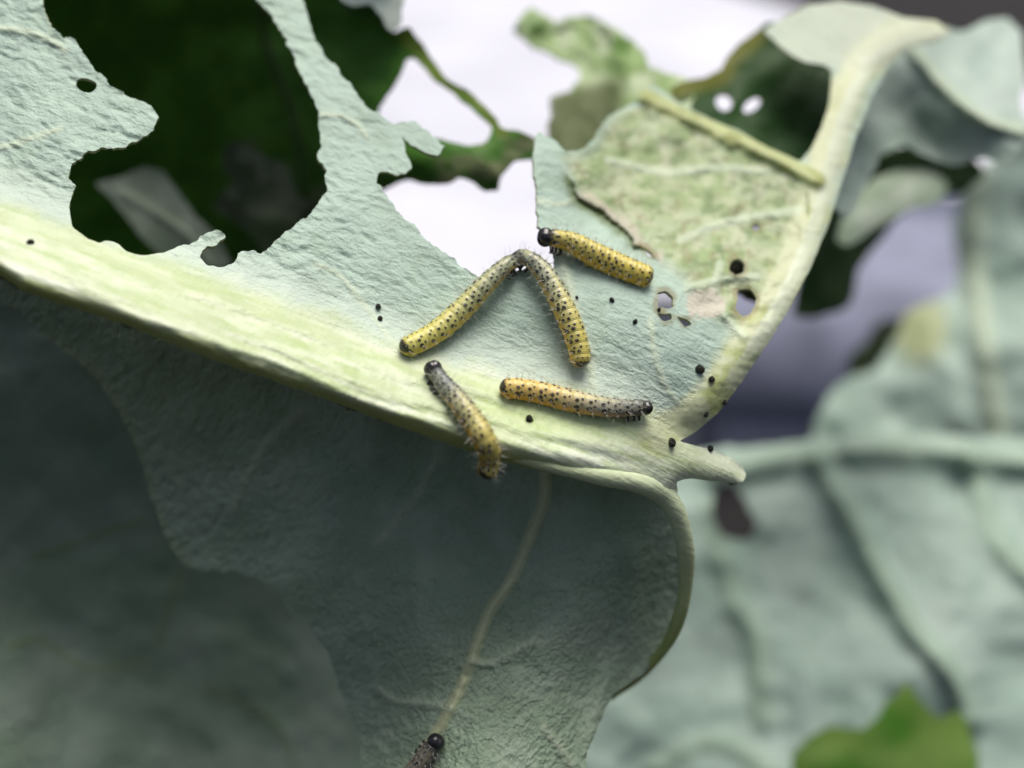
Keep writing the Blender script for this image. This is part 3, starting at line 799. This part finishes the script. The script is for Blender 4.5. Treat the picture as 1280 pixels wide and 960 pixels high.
# dark green leaf behind the big feeding hole
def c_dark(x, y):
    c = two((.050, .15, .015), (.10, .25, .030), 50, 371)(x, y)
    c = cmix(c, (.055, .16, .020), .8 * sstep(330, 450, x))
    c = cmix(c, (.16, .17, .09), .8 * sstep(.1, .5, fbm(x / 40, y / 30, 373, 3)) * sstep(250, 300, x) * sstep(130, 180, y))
    return cmix(c, (.20, .22, .03), .5 * sstep(14, 4, polydist(x, y, [(506, 45), (530, 66), (556, 102), (580, 112), (602, 130), (628, 162)])[0]))
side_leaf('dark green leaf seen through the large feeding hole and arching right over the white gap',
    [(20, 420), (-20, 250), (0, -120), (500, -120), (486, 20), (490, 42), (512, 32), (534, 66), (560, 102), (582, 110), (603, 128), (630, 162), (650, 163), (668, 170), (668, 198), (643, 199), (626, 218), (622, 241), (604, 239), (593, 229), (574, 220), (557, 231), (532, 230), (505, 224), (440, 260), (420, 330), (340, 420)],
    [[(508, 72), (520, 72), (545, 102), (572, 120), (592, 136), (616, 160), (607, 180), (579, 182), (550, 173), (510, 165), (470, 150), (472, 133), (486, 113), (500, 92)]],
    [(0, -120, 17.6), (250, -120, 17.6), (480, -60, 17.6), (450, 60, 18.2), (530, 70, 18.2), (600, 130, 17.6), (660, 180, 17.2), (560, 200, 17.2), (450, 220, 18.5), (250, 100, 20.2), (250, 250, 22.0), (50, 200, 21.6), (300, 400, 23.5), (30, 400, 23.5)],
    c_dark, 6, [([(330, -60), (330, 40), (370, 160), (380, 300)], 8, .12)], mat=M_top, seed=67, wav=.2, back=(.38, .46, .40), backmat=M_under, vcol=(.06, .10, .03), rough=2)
side_leaf('grey leaf tip lying in the dark inside the large feeding hole',
    [(255, 345), (212, 330), (190, 310), (168, 285), (140, 250), (118, 228), (150, 222), (180, 208), (206, 214), (222, 240), (246, 270), (268, 292), (290, 330)], [],
    [(120, 228, 19.6), (190, 215, 19.9), (170, 270, 19.6), (250, 300, 19.8), (230, 330, 19.9), (280, 330, 20)], two((.20, .26, .18), (.30, .36, .28), 30, 381), 5, [([(150, 240), (190, 262), (230, 290), (262, 330)], 6, .1)], seed=71, wav=.1)
side_leaf('dim olive leaf scrap in the dark at the right of the large feeding hole',
    [(430, 330), (330, 318), (300, 280), (262, 262), (290, 225), (275, 190), (310, 165), (345, 142), (385, 150), (440, 180)], [],
    [(430, 330, 20), (300, 280, 20.4), (290, 200, 20.6), (385, 150, 19.6), (440, 200, 19.4)], two((.05, .075, .03), (.16, .19, .11), 24, 385), 6, seed=73, wav=.25, rough=5, mat=M_top)
# leaf top edge behind the strip
side_leaf('pale blurred leaf edge at the very top, behind the chewed strip',
    [(420, -110), (425, 0), (440, 8), (462, 4), (478, 22), (488, 42), (500, 30), (505, 0), (498, -110)], [],
    [(420, -110, 18), (430, 0, 17.6), (490, 40, 17.6), (500, -100, 18)], two((.36, .45, .40), (.44, .52, .46), 30, 391), 6, seed=77, wav=.05)

# ================================================================== CATERPILLARS
def caterpillar(label, path, rad, lift, seed, grey=0.5, yel=(0.60, 0.50, 0.035), zf=None, lifted=None, dz=None, dark=0.0, spot=1.0, headr=0.86, upv=None, nseg=12, headdip=0, tone=1.0, smoky=0.0):
    """path: photo pixels tail -> head lying on the surface zf"""
    r = random.Random(seed)
    zf = zf or z_main
    NR, NS = 300, 84
    p2 = spline(path, NR)
    s = np.linspace(0, 1, NR)
    zz = zf(p2[:, 0], p2[:, 1])
    k = np.ones(31) / 31
    zz = np.convolve(np.r_[np.full(15, zz[0]), zz, np.full(15, zz[-1])], k, 'valid')
    zz = zz - lift
    if dz is not None:
        zz = zz + np.interp(s, dz[0], dz[1])
    P = at(p2[:, 0], p2[:, 1], zz)
    L = np.r_[0, np.cumsum(np.linalg.norm(np.diff(P, axis=0), axis=1))]; LT = L[-1]
    Tn = np.gradient(P, axis=0); Tn /= np.linalg.norm(Tn, axis=1)[:, None]
    up = np.array(upv if upv is not None else (0.0, -0.78, 0.62)); up = np.tile(up / np.linalg.norm(up), (NR, 1))
    side = np.cross(Tn, up); side /= np.linalg.norm(side, axis=1)[:, None]
    upn = np.cross(side, Tn)
    pxr = zz.mean() / F
    R0 = rad * pxr
    # plump profile with a blunt tail and slightly slimmer thorax
    e0 = np.clip(s / 0.075, 0, 1); e1 = np.clip((1 - s) / 0.05, 0, 1)
    prof = np.sqrt(1 - (1 - e0) ** 2) * (0.80 + 0.20 * np.sin(np.pi * np.clip(s * 1.05 + .08, 0, 1)) ** .7)
    prof *= (0.70 + .30 * np.sqrt(1 - (1 - e1) ** 2))
    prof *= mix(1.0, 0.90, sstep(.75, 1, s))
    ph = s * nseg
    fr = ph - np.floor(ph)
    prof *= 1 - 0.042 * np.exp(-(np.minimum(fr, 1 - fr) / .13) ** 2)
    prof *= 1 - 0.022 * (0.5 + 0.5 * np.cos(ph * 6 * 2 * math.pi))
    th = np.linspace(-math.pi, math.pi, NS, endpoint=False)          # 0 = back (dorsal)
    TH, S = np.meshgrid(th, s)
    RR = R0 * prof[:, None] * (1 - 0.10 * np.cos(TH - math.pi) * (np.abs(TH) > 1.9))
    # fold along the flank, prolegs below
    RR *= 1 + 0.05 * np.exp(-((np.abs(TH) - 1.75) / .22) ** 2)
    for q in (0.07, 0.34, 0.42, 0.50, 0.58):
        RR *= 1 + 0.30 * np.exp(-((S - q) / .022) ** 2) * np.exp(-((np.abs(TH) - 2.45) / .32) ** 2)
    # colour
    jj = fbm(S * 60, TH * 3, seed, 3)
    ath = np.abs(TH)
    pale = np.array((0.46, 0.49, 0.22)); gr = np.array((0.37, 0.43, 0.38)); gdark = np.array((0.20, 0.22, 0.20))
    Y = np.array(yel)
    g_s = np.clip(grey * sstep(.15, .85, S) + .25 * grey, 0, 1)
    C = cmix(np.tile(pale, S.shape + (1,)), gr, np.clip(g_s * (1 + .5 * jj), 0, 1))
    C = cmix(C, Y, np.clip((1 - g_s) * .55 + .12 * jj, 0, 1))
    ring = 0.5 + 0.5 * np.cos(S * nseg * 6 * 2 * math.pi + .4 * jj)
    C = cmix(C, Y * np.array((.9, 1.0, .9)), .42 * ring * sstep(1.5, .6, ath))
    C = cmix(C, (.62, .56, .12), .6 * np.exp(-(TH / .11) ** 2))
    lat = np.exp(-((ath - 1.55) / .33) ** 2)
    C = cmix(C, Y * np.array((1.05, .88, .7)), .92 * lat * (1 - .2 * g_s))
    C = cmix(C, Y * np.array((.85, .72, .6)), .7 * sstep(1.95, 2.5, ath))
    C = C * tone  # even darkening of a shaded body, put into its colour
    C = cmix(C, (.13, .155, .16), smoky * sstep(.55, .9, S) * (1 - .5 * np.exp(-((ath - .8) / .35) ** 2)) * sstep(2.3, 1.3, ath))
    if dark:
        C = cmix(C, (.09, .075, .085), dark)
    # dark spots: rows on each segment plus scattered specks
    spots = []
    for i in range(nseg):
        for sg in (-1, 1):
            big = (0.088 + r.uniform(-.022, .022)) * spot
            spots += [((i + .30 + r.uniform(-.05, .05)) / nseg, sg * (.52 + r.uniform(-.05, .05)), big * 1.75),
                      ((i + .34 + r.uniform(-.05, .05)) / nseg, sg * (1.12 + r.uniform(-.06, .06)), big * 2.1),
                      ((i + .66 + r.uniform(-.06, .06)) / nseg, sg * (.30 + r.uniform(-.05, .05)), big * 1.25),
                      ((i + .72 + r.uniform(-.06, .06)) / nseg, sg * (.86 + r.uniform(-.08, .08)), big * 1.35),
                      ((i + .55 + r.uniform(-.06, .06)) / nseg, sg * (1.40 + r.uniform(-.08, .08)), big * 1.3),
                      ((i + .40 + r.uniform(-.1, .1)) / nseg, sg * (1.85 + r.uniform(-.1, .1)), big * 1.2)]
            for _ in range(3):
                spots.append(((i + r.random()) / nseg, sg * r.uniform(0.05, 1.9), big * r.uniform(.4, .75)))
    hairs = []
    arc = S * LT
    bump = np.zeros_like(S); msk = np.zeros_like(S)
    for (sc_, tc_, sz) in spots:
        if sc_ < .015 or sc_ > .985: continue
        szc = sz * R0
        i0 = max(0, int((sc_ * LT - szc * 1.6) / LT * NR)); i1 = min(NR, int((sc_ * LT + szc * 1.6) / LT * NR) + 2)
        dt = (TH[i0:i1] - tc_) * R0
        d = np.hypot(arc[i0:i1] - sc_ * LT, dt) / szc
        d = d * (1 + .18 * fbm(S[i0:i1] * 300, TH[i0:i1] * 9, seed + 3, 2))
        msk[i0:i1] = np.maximum(msk[i0:i1], sstep(1.2, .8, d) * (0.97 if sz > .09 else .85))
        if sz > .085 * spot:
            bump[i0:i1] = np.maximum(bump[i0:i1], .055 * np.exp(-(d * 1.1) ** 2))
            hairs.append((sc_, tc_, sz))
    C = cmix(C, (.014, .014, .013), msk)
    # dark anal plate and sooty front
    C = cmix(C, (.018, .016, .015), .95 * sstep(.040, .022, S + .006 * jj) * sstep(1.8, 1.2, ath))
    C = cmix(C, (.03, .03, .03), .85 * sstep(.94, .98, S) * sstep(2.2, 1.2, ath))
    C = cmix(C, (.04, .045, .045), .75 * grey * sstep(.74, .93, S) * sstep(.35, .7, jj + .5))
    RR = RR * (1 + bump)
    V = P[:, None] + RR[..., None] * (np.cos(TH)[..., None] * upn[:, None] + np.sin(TH)[..., None] * side[:, None])
    base_p = P[NR // 2] - upn[NR // 2] * R0
    e = empty('caterpillar', base_p, label, 'caterpillar', 'caterpillars feeding on the leaf')
    Vf = np.vstack([V.reshape(-1, 3), P[:1] - Tn[:1] * R0 * .02, P[-1:] + Tn[-1:] * R0 * .1])
    I = np.arange(NR * NS).reshape(NR, NS)
    A_ = I[:-1]; B_ = I[1:]
    q = np.stack([A_, np.roll(A_, -1, 1), np.roll(B_, -1, 1), B_], axis=-1).reshape(-1, 4)
    fs = q.tolist() + [[int(I[0, (j + 1) % NS]), int(I[0, j]), NR * NS] for j in range(NS)] + [[int(I[-1, j]), int(I[-1, (j + 1) % NS]), NR * NS + 1] for j in range(NS)]
    Cf = np.vstack([C.reshape(-1, 3), [[.02, .018, .016]], [[.03, .03, .03]]])
    mesh_obj('body', Vf, fs, M_cat, e, Cf)
    # head capsule: two rounded lobes with a suture and small mouthparts
    hd = Tn[-6] * .9 - upn[-6] * headdip; hd /= np.linalg.norm(hd)
    hs = np.cross(hd, upn[-6]); hs /= np.linalg.norm(hs); hu = np.cross(hs, hd)
    HR = R0 * headr
    nu, nw = 22, 28
    HV = []; 
    for a_ in np.linspace(0, math.pi, nu):
        for b_ in np.linspace(0, 2 * math.pi, nw, endpoint=False):
            f, sx, sy = math.cos(a_), math.sin(a_) * math.sin(b_), math.sin(a_) * math.cos(b_)
            kk = 1 - .10 * math.exp(-(sx / .14) ** 2) * max(0, sy + .3)          # suture
            kk *= 1 - .16 * max(0, -sy) * (1 - max(0, f)) 
            HV.append(P[-1] + hd * HR * (.30 + .86 * f * kk) + hs * HR * .98 * sx * kk + hu * HR * 1.0 * sy * kk)
    HF = [[i * nw + j, i * nw + (j + 1) % nw, (i + 1) * nw + (j + 1) % nw, (i + 1) * nw + j] for i in range(nu - 1) for j in range(nw)]
    head = mesh_obj('head', HV, HF, M_head, e)
    # six thoracic legs
    for q_ in (.885, .925, .962):
        i = int(q_ * (NR - 1))
        for sg in (-1, 1):
            a0 = 2.35 * sg
            d1 = math.cos(a0) * upn[i] + math.sin(a0) * side[i]
            b0 = P[i] + d1 * R0 * prof[i] * .86
            kn = b0 + d1 * R0 * .36 + side[i] * sg * R0 * .10
            tp_ = kn - upn[i] * R0 * .34 - side[i] * sg * R0 * .12 + Tn[i] * R0 * .12
            pts = spline([b0, kn, tp_], 8)
            nn = 7; LVs = []
            for w_, (pp, rd) in enumerate(zip(pts, np.linspace(.20, .04, 8) * R0)):
                for j in range(nn):
                    t_ = 2 * math.pi * j / nn
                    LVs.append(pp + rd * (math.cos(t_) * Tn[i] + math.sin(t_) * side[i]))
            LF = [[w_ * nn + j, w_ * nn + (j + 1) % nn, (w_ + 1) * nn + (j + 1) % nn, (w_ + 1) * nn + j] for w_ in range(7) for j in range(nn)] + [[7 * nn + j for j in range(nn)]]
            mesh_obj('leg', LVs, LF, M_leg, e)
    # fine setae
    HVv = []; HFf = []
    for (sc_, tc_, sz) in hairs:
        for _ in range(2):
            i = min(NR - 1, int(sc_ * (NR - 1)))
            ang = tc_ + r.uniform(-.12, .12)
            nrm = math.cos(ang) * upn[i] + math.sin(ang) * side[i]
            b0 = P[i] + nrm * R0 * prof[i] * 1.0
            dr = nrm + Tn[i] * r.uniform(-.5, .5) + side[i] * r.uniform(-.35, .35); dr /= np.linalg.norm(dr)
            ln = R0 * r.uniform(.4, 1.0)
            x1 = np.cross(dr, Tn[i]); x1 /= np.linalg.norm(x1) + 1e-9; x2 = np.cross(dr, x1)
            b = len(HVv)
            bend = x1 * ln * r.uniform(-.18, .18)
            for f_, w_ in ((0, .0014), (.5, .0011), (1.0, .0005)):
                for j in range(3):
                    t_ = 2 * math.pi * j / 3
                    HVv.append(b0 + dr * ln * f_ + bend * f_ * f_ + w_ * (math.cos(t_) * x1 + math.sin(t_) * x2))
            for f_ in range(2):
                for j in range(3):
                    HFf.append([b + f_ * 3 + j, b + f_ * 3 + (j + 1) % 3, b + f_ * 3 + 3 + (j + 1) % 3, b + f_ * 3 + 3 + j])
    h = mesh_obj('hair', HVv, HFf, M_hair, e)
    h['kind'] = 'stuff'
    return e

caterpillar('yellow-green spotted caterpillar forming the left arm of the inverted V', [(500, 437), (520, 429), (545, 415), (573, 391), (599, 364), (618, 345), (632, 332), (645, 326)], 14.5, .15, 101, grey=.7, smoky=.35, upv=(-.3, -.65, .7),
            dz=([0, .75, .92, 1], [0, -.08, -.08, .04]), headr=.62, headdip=1.3)
caterpillar('speckled pale caterpillar forming the right arm of the inverted V', [(727, 459), (724, 438), (715, 408), (700, 375), (685, 348), (671, 331), (659, 323), (646, 321)], 14.5, .15, 102, grey=.85, smoky=.35, upv=(.4, -.7, .55),
            dz=([0, .7, .9, 1], [0, -.10, -.08, .12]), yel=(.64, .47, .035), headr=.6, headdip=1.3)
caterpillar('bright yellow caterpillar with black head raised over the white gap', [(816, 348), (800, 343), (770, 331), (740, 317), (715, 304), (697, 299), (686, 297)], 16, .17, 103, grey=.22, upv=(.1, -.5, .85), yel=(.66, .46, .010),
            dz=([0, .45, .75, 1], [0, 0, -.12, -.15]), spot=.85, headr=.80, headdip=.25)
caterpillar('orange and grey caterpillar lying level along the midrib below the others', [(624, 485), (645, 486), (675, 491), (710, 500), (745, 507), (775, 510), (806, 509)], 14.5, .15, 104, grey=.9, smoky=.75, yel=(.76, .40, .020), headr=.66, headdip=.7, upv=(0, -.45, .9))
caterpillar('dark-headed caterpillar hanging across the midrib with its tail over the shaded blade', [(604, 598), (610, 585), (611, 565), (602, 543), (587, 520), (570, 498), (555, 480), (543, 464)], 15, .16, 105, grey=.7, smoky=.95, yel=(.62, .43, .02), tone=.9, headr=.84,
            dz=([0, .12, .28, 1], [-.10, -.10, -.05, 0]), upv=(.45, -.7, .5))
caterpillar('dark purplish caterpillar climbing the vein at the bottom edge', [(440, 1105), (460, 1066), (482, 1025), (505, 985), (525, 955), (543, 930)], 14.5, .17, 106, grey=.6, zf=z_low, dark=.8, headr=.80, upv=(0, -.95, .3))

# ================================================================== FRASS PELLETS
def pellet_mesh(seed):
    r = np.random.default_rng(seed)
    nu, nw = 9, 12
    V = []
    for a_ in np.linspace(0, math.pi, nu):
        for b_ in np.linspace(0, 2 * math.pi, nw, endpoint=False):
            k = 1 + .18 * math.cos(6 * b_ + seed) * math.sin(a_) + .12 * math.sin(3 * a_ + seed)
            V.append((math.sin(a_) * math.cos(b_) * k, math.sin(a_) * math.sin(b_) * k * .9, math.cos(a_) * 1.12))
    V = np.array(V) + r.uniform(-.04, .04, (len(V), 3))
    me = bpy.data.meshes.new('frass_pellet')
    me.from_pydata(V.tolist(), [], [[i * nw + j, (i + 1) * nw + j, (i + 1) * nw + (j + 1) % nw, i * nw + (j + 1) % nw] for i in range(nu - 1) for j in range(nw)])
    me.polygons.foreach_set('use_smooth', np.full(len(me.polygons), True))
    me.materials.append(M_frass)
    return me
PM = [pellet_mesh(i) for i in range(3)]
for i, (x, y, rpx, lab) in enumerate([
    (38, 303, 5.0, 'black frass pellet alone on the midrib near the left edge'),
    (473, 383, 5.0, 'upper of two black frass pellets left of the inverted V'),
    (475, 398, 4.0, 'lower, smaller of two black frass pellets left of the inverted V'),
    (662, 524, 5.5, 'black frass pellet on the midrib just below the level orange caterpillar'),
    (765, 375, 4.2, 'black frass pellet on the blade below the bright yellow caterpillar'),
    (794, 402, 3.6, 'flat black frass crumb below and right of the yellow caterpillar'),
    (721, 372, 2.6, 'tiny dark frass speck beside the right arm of the inverted V'),
    (824, 387, 3.0, 'tiny black frass speck on the strand between two small holes'),
    (840, 553, 6.0, 'grey-black frass pellet where the curved vein meets the midrib'),
    (888, 561, 5.0, 'black frass pellet on the tip spur of the midrib'),
    (875, 462, 6.0, 'larger black frass pellet near the curved vein, right of the level caterpillar'),
    (890, 474, 4.5, 'smaller black frass pellet beside the larger one near the curved vein'),
    (883, 518, 3.6, 'small black frass pellet on the lower end of the curved vein'),
    (906, 503, 4.2, 'black frass pellet clinging to the outer edge of the curved vein')]):
    o = bpy.data.objects.new('frass_pellet', PM[i % 3])
    z = z_main(np.array([float(x)]), np.array([float(y)]))
    rr_ = rpx * .86 * float(z[0]) / F
    p = at(np.array([x]), np.array([y]), z - rr_ * .6)[0]
    o.location = Vector(p)
    o.scale = (rr_ * random.uniform(.8, 1.15), rr_ * random.uniform(.75, 1.05), rr_ * random.uniform(.8, 1.2))
    o.rotation_euler = (random.uniform(0, 3), random.uniform(0, 3), random.uniform(0, 3))
    link(o)
    tag(o, lab, 'frass', 'frass pellets on the leaf')
